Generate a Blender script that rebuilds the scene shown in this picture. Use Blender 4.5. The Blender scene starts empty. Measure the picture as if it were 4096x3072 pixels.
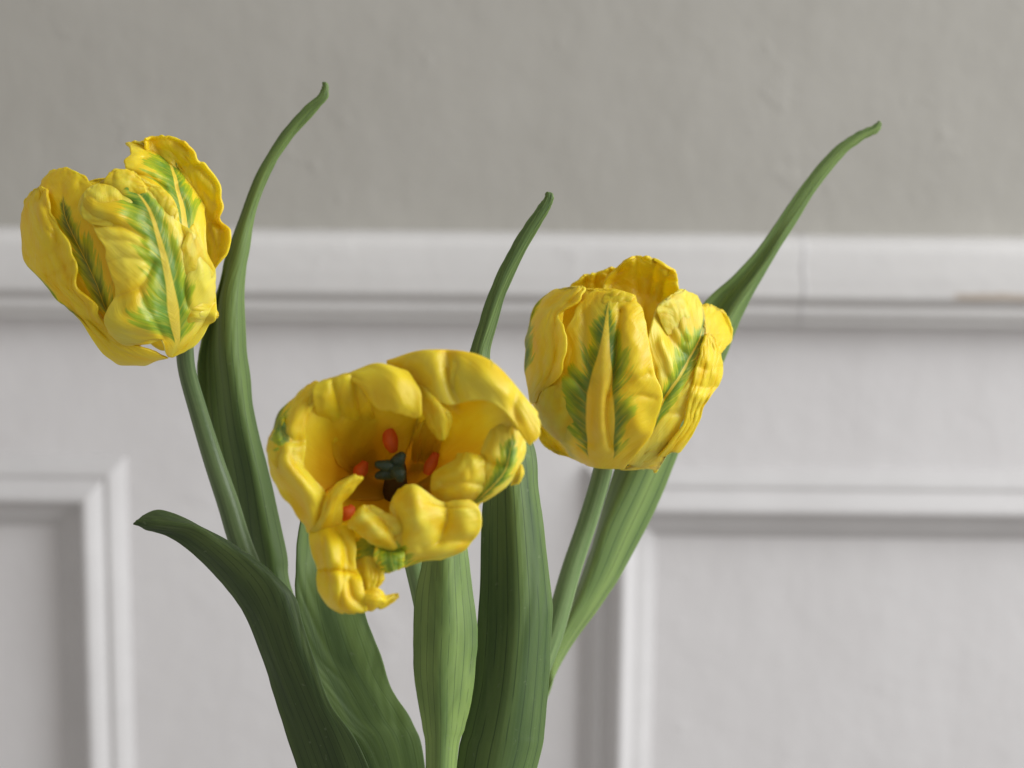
import bpy, bmesh, math, random
import numpy as np
from mathutils import Vector, Matrix, noise

random.seed(7)
SC = bpy.context.scene
COL = SC.collection

# ------------------------------------------------------------------ camera
HFOV = math.radians(25.0)
PITCH, ROLL = math.radians(12.0), math.radians(0.6)
CAM_LOC = Vector((0.0, 0.0, 1.25))
cd = bpy.data.cameras.new('camera'); cam = bpy.data.objects.new('camera', cd); COL.objects.link(cam)
cd.sensor_width = 36.0; cd.angle = HFOV; cd.clip_start = 0.02; cd.clip_end = 50
cam.location = CAM_LOC
CAM_ROT = (Matrix.Rotation(math.radians(90) - PITCH, 3, 'X') @ Matrix.Rotation(ROLL, 3, 'Z'))
cam.rotation_euler = CAM_ROT.to_euler()
cd.dof.use_dof = True; cd.dof.focus_distance = 0.755; cd.dof.aperture_fstop = 9.0
cd.dof.aperture_blades = 0
SC.camera = cam

# ------------------------------------------------------------------ light
w = bpy.data.worlds.new('World'); SC.world = w; w.use_nodes = True
bg = w.node_tree.nodes['Background']; bg.inputs[0].default_value = (1.0, 0.955, 0.92, 1); bg.inputs[1].default_value = 0.385

def area(name, loc, target, sx, sy, power, col):
    l = bpy.data.lights.new(name, 'AREA'); l.shape = 'RECTANGLE'; l.size = sx; l.size_y = sy
    l.energy = power; l.color = col
    o = bpy.data.objects.new(name, l); COL.objects.link(o); o.location = loc
    o.rotation_euler = (Vector(target) - Vector(loc)).to_track_quat('-Z', 'Y').to_euler()
    return o
area('window_light', (2.0, 0.30, 2.05), (0.05, 1.05, 1.0), 1.5, 1.8, 71.0, (0.97, 0.985, 1.0))
SC.view_settings.view_transform = 'Standard'; SC.view_settings.look = 'None'
SC.view_settings.exposure = 0.0; SC.view_settings.gamma = 1.0

# ------------------------------------------------------------------ helpers
TANH = math.tan(HFOV / 2)
def ray(px, py):
    "direction (unit depth along the optical axis) of a photograph pixel, 4096 x 3072"
    return CAM_ROT @ Vector(((px - 2048) / 2048 * TANH, -(py - 1536) / 2048 * TANH, -1.0))
def unit(D): return D * TANH / 2048
class Frame:
    "a local drawing frame for one plant part: photo offset, scale and distance"
    def __init__(s, ox, oy, sc, D): s.ox, s.oy, s.sc, s.D = ox, oy, sc, D
    def at(s, x, y, r=0.0):
        return CAM_LOC + ray(s.ox + x * s.sc, s.oy + y * s.sc) * (s.D - r * s.sc * unit(s.D))
    def mm(s, v): return v * s.sc * unit(s.D)
def P(D): return Frame(0, 0, 4096 / 2212, D)
def on_wall(px, py, Y):
    d = ray(px * 4096 / 2212, py * 4096 / 2212); t = (Y - CAM_LOC.y) / d.y
    return CAM_LOC + d * t

def tag(o, label=None, cat=None, group=None, kind=None):
    for k, v in (('label', label), ('category', cat), ('group', group), ('kind', kind)):
        if v: o[k] = v
    return o
def link(name, me, parent=None, mat=None):
    o = bpy.data.objects.new(name, me); COL.objects.link(o)
    if parent is not None:
        o.parent = parent; o.matrix_parent_inverse = parent.matrix_world.inverted()
    if mat and me is not None: me.materials.append(mat)
    return o
def empty(name, loc):
    o = bpy.data.objects.new(name, None); COL.objects.link(o); o.location = loc
    o.empty_display_size = 0.02
    bpy.context.view_layer.update()
    return o

def cr(p, n):
    "uniform Catmull-Rom through the points p (k x d), n samples"
    p = np.asarray(p, float)
    k = len(p)
    if k == 2:
        t = np.linspace(0, 1, n)[:, None]; return p[0] * (1 - t) + p[1] * t
    q = np.vstack([2 * p[0] - p[1], p, 2 * p[-1] - p[-2]])
    t = np.linspace(0, k - 1, n); i = np.minimum(t.astype(int), k - 2); f = (t - i)[:, None]
    a, b, c, d = q[i], q[i + 1], q[i + 2], q[i + 3]
    return 0.5 * (2 * b + (c - a) * f + (2 * a - 5 * b + 4 * c - d) * f ** 2 + (3 * b - a - 3 * c + d) * f ** 3)
def loft(rows, nu, nv):
    R = []
    for r in rows:
        r = [(q[0], q[1], q[2] if len(q) > 2 else 0.0) for q in r]
        R.append(cr(r, nu))
    R = np.array(R)                                   # rows x nu x 3
    out = np.zeros((nv, nu, 3))
    for j in range(nu): out[:, j] = cr(R[:, j], nv)
    return out
def sm(a, b, x):
    t = np.clip((x - a) / (b - a), 0, 1); return t * t * (3 - 2 * t)
def nz(x, y=0.0, z=0.0): return noise.noise(Vector((x, y, z)))

def grid_mesh(name, pts, nu, nv):
    vs = [tuple(p) for p in pts]
    fs = [(j * nu + i, j * nu + i + 1, (j + 1) * nu + i + 1, (j + 1) * nu + i) for j in range(nv - 1) for i in range(nu - 1)]
    me = bpy.data.meshes.new(name); me.from_pydata(vs, [], fs)
    uv = me.uv_layers.new(name='UVMap')
    idx = np.zeros(len(me.loops), dtype=np.int32); me.loops.foreach_get('vertex_index', idx)
    u = (idx % nu) / (nu - 1); v = (idx // nu) / (nv - 1)
    uv.data.foreach_set('uv', np.stack([u, v], 1).ravel())
    me.polygons.foreach_set('use_smooth', [True] * len(me.polygons))
    return me

# ------------------------------------------------------------------ materials
class NT:
    def __init__(s, name):
        s.m = bpy.data.materials.new(name); s.m.use_nodes = True; s.t = s.m.node_tree
        s.b = s.t.nodes['Principled BSDF']
    def n(s, typ, **kw):
        x = s.t.nodes.new(typ)
        for k, v in kw.items(): setattr(x, k, v)
        return x
    def put(s, sock, v):
        if hasattr(v, 'is_linked'): s.t.links.new(v, sock)
        else: sock.default_value = v
    def M(s, op, a, b=0.0, c=0.0, clamp=False):
        x = s.n('ShaderNodeMath', operation=op, use_clamp=clamp)
        s.put(x.inputs[0], a); s.put(x.inputs[1], b)
        if len(x.inputs) > 2: s.put(x.inputs[2], c)
        return x.outputs[0]
    def smooth(s, v, a, b):
        x = s.n('ShaderNodeMapRange', interpolation_type='SMOOTHSTEP')
        s.put(x.inputs[0], v); s.put(x.inputs[1], a); s.put(x.inputs[2], b); x.inputs[3].default_value = 0; x.inputs[4].default_value = 1
        return x.outputs[0]
    def mix(s, f, a, b):
        x = s.n('ShaderNodeMix', data_type='RGBA')
        s.put(x.inputs[0], f); s.put(x.inputs[6], a if hasattr(a, 'is_linked') else (*a, 1)); s.put(x.inputs[7], b if hasattr(b, 'is_linked') else (*b, 1))
        return x.outputs[2]
    def noise(s, vec, scale, detail=2.0, rough=0.5, dim='3D'):
        x = s.n('ShaderNodeTexNoise', noise_dimensions=dim)
        if vec is not None: s.put(x.inputs['Vector'], vec)
        x.inputs['Scale'].default_value = scale; x.inputs['Detail'].default_value = detail; x.inputs['Roughness'].default_value = rough
        return x.outputs[0]
    def xyz(s, a, b, c=0.0):
        x = s.n('ShaderNodeCombineXYZ'); s.put(x.inputs[0], a); s.put(x.inputs[1], b); s.put(x.inputs[2], c); return x.outputs[0]
    def uv(s):
        x = s.n('ShaderNodeUVMap'); y = s.n('ShaderNodeSeparateXYZ'); s.t.links.new(x.outputs[0], y.inputs[0]); return y.outputs[0], y.outputs[1]
    def obj(s): return s.n('ShaderNodeTexCoord').outputs['Object']
    def bump(s, h, strength, dist):
        x = s.n('ShaderNodeBump'); x.inputs['Strength'].default_value = strength; x.inputs['Distance'].default_value = dist
        s.put(x.inputs['Height'], h); s.put(s.b.inputs['Normal'], x.outputs[0])
    def set(s, **kw):
        for k, v in kw.items(): s.put(s.b.inputs[k.replace('_', ' ')], v if not isinstance(v, tuple) or len(v) != 3 or k == 'Subsurface_Radius' else (*v, 1))

GOLD = (0.82, 0.48, 0.004); YEL = (0.87, 0.60, 0.008); PALE = (0.86, 0.68, 0.075); CREAM = (0.82, 0.60, 0.11)
def petal_mat(flame=0.0, v0=0.1, v1=0.85, uc=0.5, rib=0.05, sides=(1, 1), seed=0.0, heart=0.0, pale=0.35, dark=0.0, cream=0.5):
    """yellow petal; flame = half width of the green feathered flame either side of the rib (in u),
    heart = how far the orange heart of the flower reaches up the petal"""
    k = NT('petal_yellow'); u, v = k.uv()
    du = k.M('SUBTRACT', u, uc); a = k.M('ABSOLUTE', du)
    s = k.M('SUBTRACT', v, k.M('MULTIPLY', a, 0.55))
    sd = k.M('MULTIPLY', k.M('GREATER_THAN', du, 0.0), 7.3)
    fine = k.noise(k.xyz(k.M('MULTIPLY', a, 5.0), k.M('MULTIPLY', s, 54.0), k.M('ADD', sd, seed)), 1.0, 3.0, 0.65)
    mid = k.noise(k.xyz(k.M('MULTIPLY', a, 3.0), k.M('MULTIPLY', s, 11.0), k.M('ADD', sd, seed + 3)), 1.0, 2.0)
    big = k.noise(k.xyz(k.M('MULTIPLY', u, 3.0), k.M('MULTIPLY', v, 3.5), seed + 9), 1.0, 2.0)
    # yellow ground
    col = k.mix(k.smooth(big, 0.25, 0.80), YEL, GOLD)
    pl = k.M('MULTIPLY', k.smooth(k.M('ADD', k.M('MULTIPLY', fine, 0.14), k.M('MULTIPLY', big, 0.86)), 0.72, 0.28), pale * 1.5, clamp=True)
    col = k.mix(pl, col, PALE)
    if heart > 0:
        h = k.smooth(k.M('ADD', v, k.M('MULTIPLY', mid, 0.12)), heart + 0.06, heart * 0.3)
        col = k.mix(k.M('MULTIPLY', h, 0.9), col, (0.70, 0.31, 0.004))
    if flame > 0:
        env = k.M('MULTIPLY', k.smooth(v, v0, v0 + 0.16), k.smooth(v, v1, v1 - 0.30))
        wid = k.M('MULTIPLY', env, k.M('MULTIPLY', k.M('SUBTRACT', k.M('ADD', k.M('MULTIPLY', fine, 1.0), k.M('MULTIPLY', mid, 2.4)), 0.78), flame * 0.95))
        ribw = k.M('MULTIPLY', rib, k.smooth(v, v1 + 0.02, v0 - 0.2))
        inner = k.smooth(k.M('SUBTRACT', a, ribw), -0.006, 0.012)
        outer = k.smooth(k.M('SUBTRACT', k.M('ADD', wid, ribw), a), -0.015, 0.055)
        msk = k.M('MULTIPLY', k.M('MULTIPLY', inner, outer), env if False else k.smooth(env, 0.0, 0.12))
        side = k.M('ADD', k.M('MULTIPLY', k.M('GREATER_THAN', du, 0.0), sides[1]), k.M('MULTIPLY', k.M('LESS_THAN', du, 0.0), sides[0]))
        msk = k.M('MULTIPLY', msk, side)
        msk = k.M('MULTIPLY', msk, k.M('ADD', 0.78, k.M('MULTIPLY', k.smooth(fine, 0.35, 0.55), 0.22)), clamp=True)
        deep = k.smooth(k.M('DIVIDE', k.M('SUBTRACT', a, ribw), k.M('MAXIMUM', wid, 0.01)), 0.75, 0.15)
        deep = k.M('MULTIPLY', deep, k.M('ADD', 0.55, k.M('MULTIPLY', mid, 0.6)), clamp=True)
        g1 = (0.34, 0.44, 0.014); g2 = (0.085 * (1 - dark * .5), 0.23 * (1 - dark * .5), 0.022)
        col = k.mix(k.M('MULTIPLY', k.M('SUBTRACT', 1.0, inner), k.M('MULTIPLY', k.smooth(env, 0.0, 0.3), cream)), col, CREAM)
        col = k.mix(msk, col, k.mix(deep, g1, g2))
    grain = k.noise(k.obj(), 900.0, 3.0)
    k.set(Base_Color=col, Roughness=0.40, Subsurface_Weight=0.5, Subsurface_Radius=(0.007, 0.005, 0.001), Subsurface_Scale=1.0, Specular_IOR_Level=0.4)
    h = k.M('ADD', k.M('MULTIPLY', fine, 1.0), k.M('MULTIPLY', grain, 0.12))
    k.bump(h, 0.26, 0.0012)
    return k.m

def leaf_mat(seed, tone=1.0, veins=9.0, vs=0.6, light=(0.15, 0.225, 0.066), deep=(0.055, 0.098, 0.032)):
    k = NT('leaf_green'); u, v = k.uv()
    st = k.noise(k.xyz(k.M('MULTIPLY', u, 26.0), k.M('MULTIPLY', v, 1.6), seed), 1.0, 3.0, 0.6)
    bd = k.noise(k.xyz(k.M('MULTIPLY', u, 3.0), k.M('MULTIPLY', v, 2.5), seed + 5), 1.0, 2.0)
    f = k.M('ADD', k.M('MULTIPLY', st, 0.15), k.M('MULTIPLY', bd, 0.85))
    col = k.mix(k.smooth(f, 0.28, 0.72), tuple(c * tone for c in deep), tuple(c * tone for c in light))
    wob = k.M('MULTIPLY', k.noise(k.xyz(u, k.M('MULTIPLY', v, 2.0), seed + 2), 1.0, 1.0), 0.6)
    ph = k.M('ABSOLUTE', k.M('SUBTRACT', k.M('FRACT', k.M('ADD', k.M('MULTIPLY', u, veins), wob)), 0.5))
    brk = k.noise(k.xyz(k.M('MULTIPLY', k.M('FLOOR', k.M('ADD', k.M('MULTIPLY', u, veins), wob)), 4.7), k.M('MULTIPLY', v, 14.0), seed), 1.0, 1.0)
    vein = k.M('MULTIPLY', k.smooth(ph, 0.075, 0.02), k.smooth(brk, 0.30, 0.46))
    col = k.mix(k.M('MULTIPLY', vein, vs), col, (0.022 * tone, 0.045 * tone, 0.018 * tone))
    spk = k.noise(k.obj(), 420.0, 2.0)
    col = k.mix(k.M('MULTIPLY', k.smooth(spk, 0.68, 0.76), 0.25), col, (0.22, 0.27, 0.16))
    k.set(Base_Color=col, Roughness=0.52, Specular_IOR_Level=0.25, Subsurface_Weight=0.22, Subsurface_Radius=(0.0015, 0.002, 0.0005), Subsurface_Scale=1.0)
    h = k.M('SUBTRACT', st, k.M('MULTIPLY', vein, 0.6))
    k.bump(h, 0.10, 0.0009)
    return k.m

def stem_mat(t=1.0):
    k = NT('stem_green'); u, v = k.uv()
    st = k.noise(k.xyz(k.M('MULTIPLY', u, 14.0), k.M('MULTIPLY', v, 2.0), 0.0), 1.0, 3.0)
    col = k.mix(k.smooth(st, 0.3, 0.7), (0.075 * t, 0.122 * t, 0.042 * t), (0.14 * t, 0.20 * t, 0.08 * t))
    k.set(Base_Color=col, Roughness=0.42, Specular_IOR_Level=0.4, Subsurface_Weight=0.1, Subsurface_Radius=(0.001, 0.002, 0.0006), Subsurface_Scale=1.0)
    k.bump(k.noise(k.obj(), 500.0), 0.15, 0.0006)
    return k.m

def paint_mat(name, c1, c2, rough, streak, bump, seed=0.0, chip=None):
    k = NT(name); o = k.obj()
    sep = k.n('ShaderNodeSeparateXYZ'); k.t.links.new(o, sep.inputs[0])
    x, y, z = sep.outputs
    brush = k.noise(k.xyz(k.M('MULTIPLY', x, streak[0]), k.M('MULTIPLY', y, 20.0), k.M('MULTIPLY', z, streak[1])), 1.0, 5.0, 0.6)
    blot = k.noise(o, 9.0, 4.0, 0.6)
    f = k.M('ADD', k.M('MULTIPLY', brush, 0.45), k.M('MULTIPLY', blot, 0.55))
    col = k.mix(k.smooth(f, 0.36, 0.64), c1, c2)
    dirt = k.noise(o, 38.0, 5.0, 0.7)
    col = k.mix(k.M('MULTIPLY', k.smooth(dirt, 0.66, 0.76), 0.12), col, tuple(c * 0.6 for c in c1))
    if chip:                                             # bare wood where the paint has flaked off
        x0, x1, z0, z1 = chip
        e = k.M('MULTIPLY', k.M('SUBTRACT', k.noise(o, 130.0, 3.0), 0.5), 0.004)
        zz = k.M('ADD', z, e)
        m = k.M('MULTIPLY', k.M('MULTIPLY', k.smooth(x, x0, x0 + 0.008), k.smooth(x, x1, x1 - 0.004)),
                k.M('MULTIPLY', k.smooth(zz, z0, z0 + 0.0012), k.smooth(zz, z1, z1 - 0.0012)))
        col = k.mix(k.M('MULTIPLY', m, 0.6), col, (0.38, 0.29, 0.20))
    k.set(Base_Color=col, Roughness=rough, Specular_IOR_Level=0.35)
    lump = k.noise(o, 55.0, 4.0, 0.6)
    scar = k.M('MULTIPLY', k.smooth(k.noise(o, 17.0, 6.0, 0.65), 0.60, 0.66), 0.5)     # edges of old paint layers
    lump = k.M('ADD', lump, scar)
    k.bump(k.M('ADD', k.M('MULTIPLY', brush, 0.5), k.M('ADD', k.M('MULTIPLY', lump, 0.5), k.M('MULTIPLY', blot, 0.8))), bump, 0.004)
    return k.m

# ------------------------------------------------------------------ setting: wall, rail, panel mouldings
WY = 1.25
def wp(x, y): return on_wall(x, y, WY)
z_top = wp(1106, 500).z; z_bot = wp(1106, 700).z
X0, X1 = -0.75, 0.75
PXW = (wp(1206, 600) - wp(1106, 600)).length / 100        # metres per picture unit on the wall

def sheet(name, x0, x1, z0, z1, y, mat, parent=None):
    me = bpy.data.meshes.new(name)
    bm = bmesh.new()
    v = [bm.verts.new(c) for c in ((x0, y, z0), (x1, y, z0), (x1, y, z1), (x0, y, z1), (x0, y + .03, z0), (x1, y + .03, z0), (x1, y + .03, z1), (x0, y + .03, z1))]
    for f in ((0, 1, 2, 3), (7, 6, 5, 4), (0, 4, 5, 1), (1, 5, 6, 2), (2, 6, 7, 3), (3, 7, 4, 0)): bm.faces.new([v[i] for i in f])
    bmesh.ops.recalc_face_normals(bm, faces=bm.faces); bm.to_mesh(me); bm.free()
    return link(name, me, parent, mat)
GREIGE = paint_mat('wall_greige_paint', (0.416, 0.402, 0.364), (0.446, 0.432, 0.393), 0.72, (30.0, 10.0), 0.30)
WHITE = paint_mat('dado_white_paint', (0.705, 0.690, 0.690), (0.745, 0.732, 0.733), 0.48, (30.0, 8.0), 0.28)
RAILP = paint_mat('rail_white_paint', (0.615, 0.604, 0.594), (0.655, 0.644, 0.632), 0.5, (9.0, 80.0), 0.22,
                  chip=(wp(2030, 625).x, X1 + .1, wp(2120, 632).z - 0.0012, wp(2120, 618).z + 0.0006))
MOULD = paint_mat('moulding_white_paint', (0.58, 0.569, 0.566), (0.62, 0.609, 0.606), 0.5, (30.0, 30.0), 0.15)
zmid = (z_top + z_bot) / 2
wall = sheet('wall', X0, X1, zmid, 1.75, WY, GREIGE); tag(wall, 'upper wall in flat warm grey paint', 'wall', kind='structure')
dado = sheet('wall_dado', X0, X1, 0.55, zmid - 0.001, WY + 0.001, WHITE); tag(dado, 'white painted lower wall with raised panel mouldings', 'wall', kind='structure')

def sweep(name, prof, A, B, up, mat, parent, mA=0.0, mB=0.0, nseg=1):
    """extrude a profile [(t, out)] from A to B; t runs along up, out is towards the room; mA/mB mitre the ends by t"""
    A, B, up = Vector(A), Vector(B), Vector(up); d = (B - A).normalized(); out = Vector((0, -1, 0))
    n = 60; prof = cr(prof, n) if len(prof) < 40 else prof
    vs, fs = [], []
    for s in range(nseg + 1):
        f = s / nseg; base = A.lerp(B, f)
        for t, o in prof:
            m = mA * t * (1 - f) + mB * t * f
            vs.append(base + up * t + out * o + d * m)
    k = len(prof)
    for s in range(nseg):
        for i in range(k - 1): fs.append((s * k + i, s * k + i + 1, (s + 1) * k + i + 1, (s + 1) * k + i))
    nb = len(vs); vs += vs[:k] + vs[nseg * k:nseg * k + k]
    fs.append(tuple(range(nb, nb + k))); fs.append(tuple(range(nb + 2 * k - 1, nb + k - 1, -1)))
    me = bpy.data.meshes.new(name); me.from_pydata([tuple(v) for v in vs], [], fs)
    if sum(p.normal.y * p.area for p in me.polygons if len(p.vertices) == 4) > 0: me.flip_normals()
    for p in me.polygons: p.use_smooth = len(p.vertices) == 4
    return link(name, me, parent, mat)

def poly(pts, n=8):
    "densify a polyline with small rounded corners"
    out = []
    for i in range(len(pts) - 1):
        a, b = pts[i], pts[i + 1]
        for j in range(n): out.append((a[0] + (b[0] - a[0]) * j / n, a[1] + (b[1] - a[1]) * j / n))
    out.append(pts[-1])
    o = np.array(out)
    for _ in range(3): o[1:-1] = (o[:-2] + 2 * o[1:-1] + o[2:]) / 4
    return [tuple(q) for q in o]
H = z_top - z_bot
# chair rail, t from the top (0) downwards
RP = [(0.0, -0.002), (0.0, 0.006), (0.02, 0.014), (0.10, 0.0190), (0.20, 0.0205), (0.40, 0.0228), (0.58, 0.0240), (0.62, 0.0232), (0.66, 0.0200), (0.71, 0.0180), (0.76, 0.0186), (0.80, 0.0188), (0.845, 0.0166),
      (0.87, 0.0142), (0.90, 0.0145), (0.93, 0.0136), (0.965, 0.0085), (1.0, 0.001), (1.0, -0.002)]
RP = poly([(t * H, o) for t, o in RP])
rail = empty('chair_rail', (0, WY, z_bot)); tag(rail, 'white moulded wooden chair rail running along the wall above the panels', 'chair rail')
xj = wp(1727, 600).x
sweep('rail_section', RP, (X0, WY, z_top), (xj - 0.0002, WY, z_top), (0, 0, -1), RAILP, rail)
sweep('rail_section', RP, (xj + 0.0002, WY - 0.0002, z_top - 0.0002), (X1, WY - 0.0002, z_top - 0.0002), (0, 0, -1), RAILP, rail)
# lumpy filler bead over the joint
jb = []
for i in range(0, len(RP), 2):
    t, o = RP[i]
    jb.append((t, o))
vs, fs = [], []
for i, (t, o) in enumerate(jb):
    wd = 0.0024 + 0.0010 * nz(i * 0.35, 3.0); off = 0.001 * nz(i * 0.2, 8.0)
    for q, hgt in ((-1, -0.0006), (-0.55, 0.0001), (0, 0.0003), (0.55, 0.0001), (1, -0.0006)):
        vs.append((xj + off + q * wd, WY - o - hgt - 0.0002 * abs(nz(i * .5, q)), z_top - t))
for i in range(len(jb) - 1):
    for j in range(4): fs.append((i * 5 + j, i * 5 + j + 1, (i + 1) * 5 + j + 1, (i + 1) * 5 + j))
me = bpy.data.meshes.new('joint_filler'); me.from_pydata(vs, [], fs)
for p in me.polygons: p.use_smooth = True
link('joint_filler', me, rail, MOULD)

# panel mouldings: profile t from the outer edge (0) to the panel field (1)
MW = 0.040
MP = [(0.0, -0.002), (0.0, 0.001), (0.06, 0.0045), (0.14, 0.0085), (0.22, 0.0108), (0.26, 0.0102), (0.30, 0.0100), (0.37, 0.0150), (0.44, 0.0185), (0.51, 0.0205), (0.56, 0.0203), (0.60, 0.0180), (0.66, 0.0130), (0.73, 0.0095), (0.79, 0.0085), (0.85, 0.0070), (0.93, 0.0030), (1.0, 0.0004), (1.0, -0.002)]
MP = poly([(t * MW, o * 0.78) for t, o in MP])
def moulding(label, xs, zt, side):
    "an L-shaped run: vertical member whose outer edge is at xs, top member whose outer edge is at zt; side = +1 panel lies to the right"
    r = empty('panel_moulding', (xs, WY, 0.6)); tag(r, label, 'moulding', 'picture frame mouldings on the lower wall')
    far = X1 if side > 0 else X0
    if side > 0:
        sweep('moulding_upright', MP, (xs, WY, 0.56), (xs, WY, zt), (1, 0, 0), MOULD, r, 0, -1)
        sweep('moulding_top', MP, (xs, WY, zt), (far, WY, zt), (0, 0, -1), MOULD, r, 1, 0)
    else:
        sweep('moulding_upright', MP, (xs, WY, 0.56), (xs, WY, zt), (-1, 0, 0), MOULD, r, 0, -1)
        sweep('moulding_top', MP, (xs, WY, zt), (far, WY, zt), (0, 0, -1), MOULD, r, 1, 0)
moulding('white panel moulding with its mitred top corner beside the drooping leaf', wp(280, 1300).x, wp(150, 985).z, -1)
moulding('white panel moulding behind the tulip stem that leans right', wp(1258, 1450).x, wp(1900, 1012).z, 1)

# ------------------------------------------------------------------ plant builders
def surface(name, fr, rows, parent, mat, nu=37, nv=45, ell=None, side=1.0, off=0.0, Rs=1.0, wr=5.0, ruf=12.0, jit=8.0, thick=0.0010, rib=6.0, seed=0.0, edge_roll=0.0, puff=0.0, fold=(), fs=1.0):
    g = loft(rows, nu, nv)
    u = np.linspace(-1, 1, nu)[None, :].repeat(nv, 0); v = np.linspace(0, 1, nv)[:, None].repeat(nu, 1)
    X, Y, Z = g[..., 0].copy(), g[..., 1].copy(), g[..., 2].copy()
    # ragged margin: move points sideways near the edges, mostly outwards
    em = sm(0.55, 1.0, np.abs(u)); tip = sm(0.80, 1.0, v)
    W = np.hypot(X[:, -1] - X[:, 0], Y[:, -1] - Y[:, 0])[:, None]
    L = np.abs(np.diff(Y[:, nu // 2])).sum() + np.abs(np.diff(X[:, nu // 2])).sum()
    fl = max(L / 130.0, 2.0)
    nzL = np.array([2.4 * abs(nz(q * fl * .6, seed, 1.7)) - 0.6 + 0.6 * abs(nz(q * fl * 2.0, seed, 5.1)) for q in np.linspace(0, 1, nv)])
    nzR = np.array([2.4 * abs(nz(q * fl * .6, seed + 20, 1.7)) - 0.6 + 0.6 * abs(nz(q * fl * 2.0, seed + 20, 5.1)) for q in np.linspace(0, 1, nv)])
    nn = np.where(u < 0, nzL[:, None], nzR[:, None])
    dx = (X[:, -1] - X[:, 0])[:, None] / np.maximum(W, 1); dy = (Y[:, -1] - Y[:, 0])[:, None] / np.maximum(W, 1)
    k = np.minimum(1.0, W / 150.0)
    X += dx * np.sign(u) * em * nn * jit * k; Y += dy * np.sign(u) * em * nn * jit * k
    nT = np.array([2.2 * abs(nz(q * 2.4, seed + 40, 0.3)) - 0.4 for q in np.linspace(-1, 1, nu)])[None, :]
    Y -= tip * nT * jit * 0.5
    # relief towards the viewer
    if ell:
        cx, cy, a, b, ang, R = ell; c, s = math.cos(ang), math.sin(ang)
        p = ((X - cx) * c + (Y - cy) * s) / a; q = (-(X - cx) * s + (Y - cy) * c) / b
        Z += off + side * R * Rs * np.sqrt(np.maximum(0, 1 - p * p - q * q) + 0.008)
    else: Z += off
    rf = np.zeros_like(Z); wk = np.zeros_like(Z)
    for j in range(nv):
        for i in range(nu):
            uu, vv = u[j, i], v[j, i]
            sg = 1.0 if uu > 0 else -1.0
            t = vv - 0.28 * abs(uu)
            wk[j, i] = nz(abs(uu) * 1.4, t * L / 75.0, seed + sg * 3) + 0.6 * nz(abs(uu) * 2.2, t * L / 34.0, seed + sg * 3 + 11)
            if puff: Z[j, i] += puff * (1.2 * abs(nz(uu * 1.7 + 5, vv * L / 240.0, seed + 51)) - 0.7 * abs(nz(uu * 2.9, vv * L / 120.0 + 3, seed + 57))) * min(1, vv * 4)
            rf[j, i] = nz(uu * 2.2, vv * fl * 0.55, seed + 31)
    Z += wr * wk * np.minimum(1, np.abs(u) * 2.0 + 0.15) * np.minimum(1, v * 4)
    Z += ruf * rf * (0.35 + 0.65 * em) * np.minimum(1, v * 4)
    Z -= rib * np.exp(-(u / 0.09) ** 2) * np.minimum(1, v * 4) * sm(1.0, 0.8, v)
    for dep, wid, line in fold:                          # creases (positive) and swellings (negative) drawn along a polyline
        best = np.full_like(Z, 1e9)
        ln = cr(line, max(2, 6 * (len(line) - 1)))
        for (ax, ay), (bx, by) in zip(ln[:-1], ln[1:]):
            ex, ey = bx - ax, by - ay; t = np.clip(((X - ax) * ex + (Y - ay) * ey) / max(ex * ex + ey * ey, 1e-6), 0, 1)
            best = np.minimum(best, np.hypot(X - ax - t * ex, Y - ay - t * ey))
        Z -= dep * fs * np.exp(-(best / wid) ** 2)
    Z += edge_roll * sm(0.7, 1.0, np.abs(u)) ** 2
    pts = [fr.at(X[j, i], Y[j, i], Z[j, i]) - parent.location for j in range(nv) for i in range(nu)]
    me = grid_mesh(name, pts, nu, nv); me.materials.append(mat)
    o = bpy.data.objects.new(name, me); COL.objects.link(o); o.parent = parent
    if thick:
        s = o.modifiers.new('thickness', 'SOLIDIFY'); s.thickness = thick; s.offset = 0.0
    sb = o.modifiers.new('smooth', 'SUBSURF'); sb.levels = 1; sb.render_levels = 1
    return o

def tube(name, pts, rads, parent, mat, nseg=16, n=60):
    p = cr([tuple(q) for q in pts], n); r = cr([(q,) for q in rads], n)[:, 0]
    vs = []
    for i in range(n):
        a = Vector(p[max(i - 1, 0)]); b = Vector(p[min(i + 1, n - 1)]); t = (b - a).normalized()
        x = t.cross(Vector((0, 1, 0))).normalized(); y = t.cross(x)
        for j in range(nseg):
            th = 2 * math.pi * j / (nseg - 1)
            vs.append(Vector(p[i]) + (x * math.cos(th) + y * math.sin(th)) * r[i] - parent.location)
    me = grid_mesh(name, vs, nseg, n); me.materials.append(mat)
    o = bpy.data.objects.new(name, me); COL.objects.link(o); o.parent = parent
    return o

STEM = stem_mat()
def stem(parent, fr, pts, r, mat=None):
    return tube('stem', [fr.at(*q) for q in pts], [fr.mm(q) for q in r], parent, mat or STEM)

# ================================================================== LEFT TULIP
fL = Frame(50, 500, 950 / 1576, 0.765); pL = P(0.785)
GB = P(0.80).at(930, 2080)                               # where the bunch comes together below the picture
tl = empty('tulip', P(0.79).at(880, 2080)); tag(tl, 'tall yellow parrot tulip with green flames whose closed cup leans away from the others', 'tulip', 'yellow parrot tulips')
stem(tl, pL, [(398, 732, 125), (404, 800, 85), (429, 890, 45), (460, 990, 20), (494, 1090, 16), (526, 1190, 12), (610, 1400, 0), (730, 1700, -10), (880, 2080, -20)], [19, 19, 20, 22, 24, 25, 27, 28, 28])
EL = (705, 850, 640, 760, math.radians(-20), 470)
def PL(rows, **kw):
    mk = kw.pop('mat', {}); sd = kw.get('seed', 0)
    return surface('petal', fL, rows, tl, petal_mat(seed=sd, **mk), ell=EL, **{**dict(jit=20, puff=28, wr=7, fs=1.15), **kw})
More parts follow.
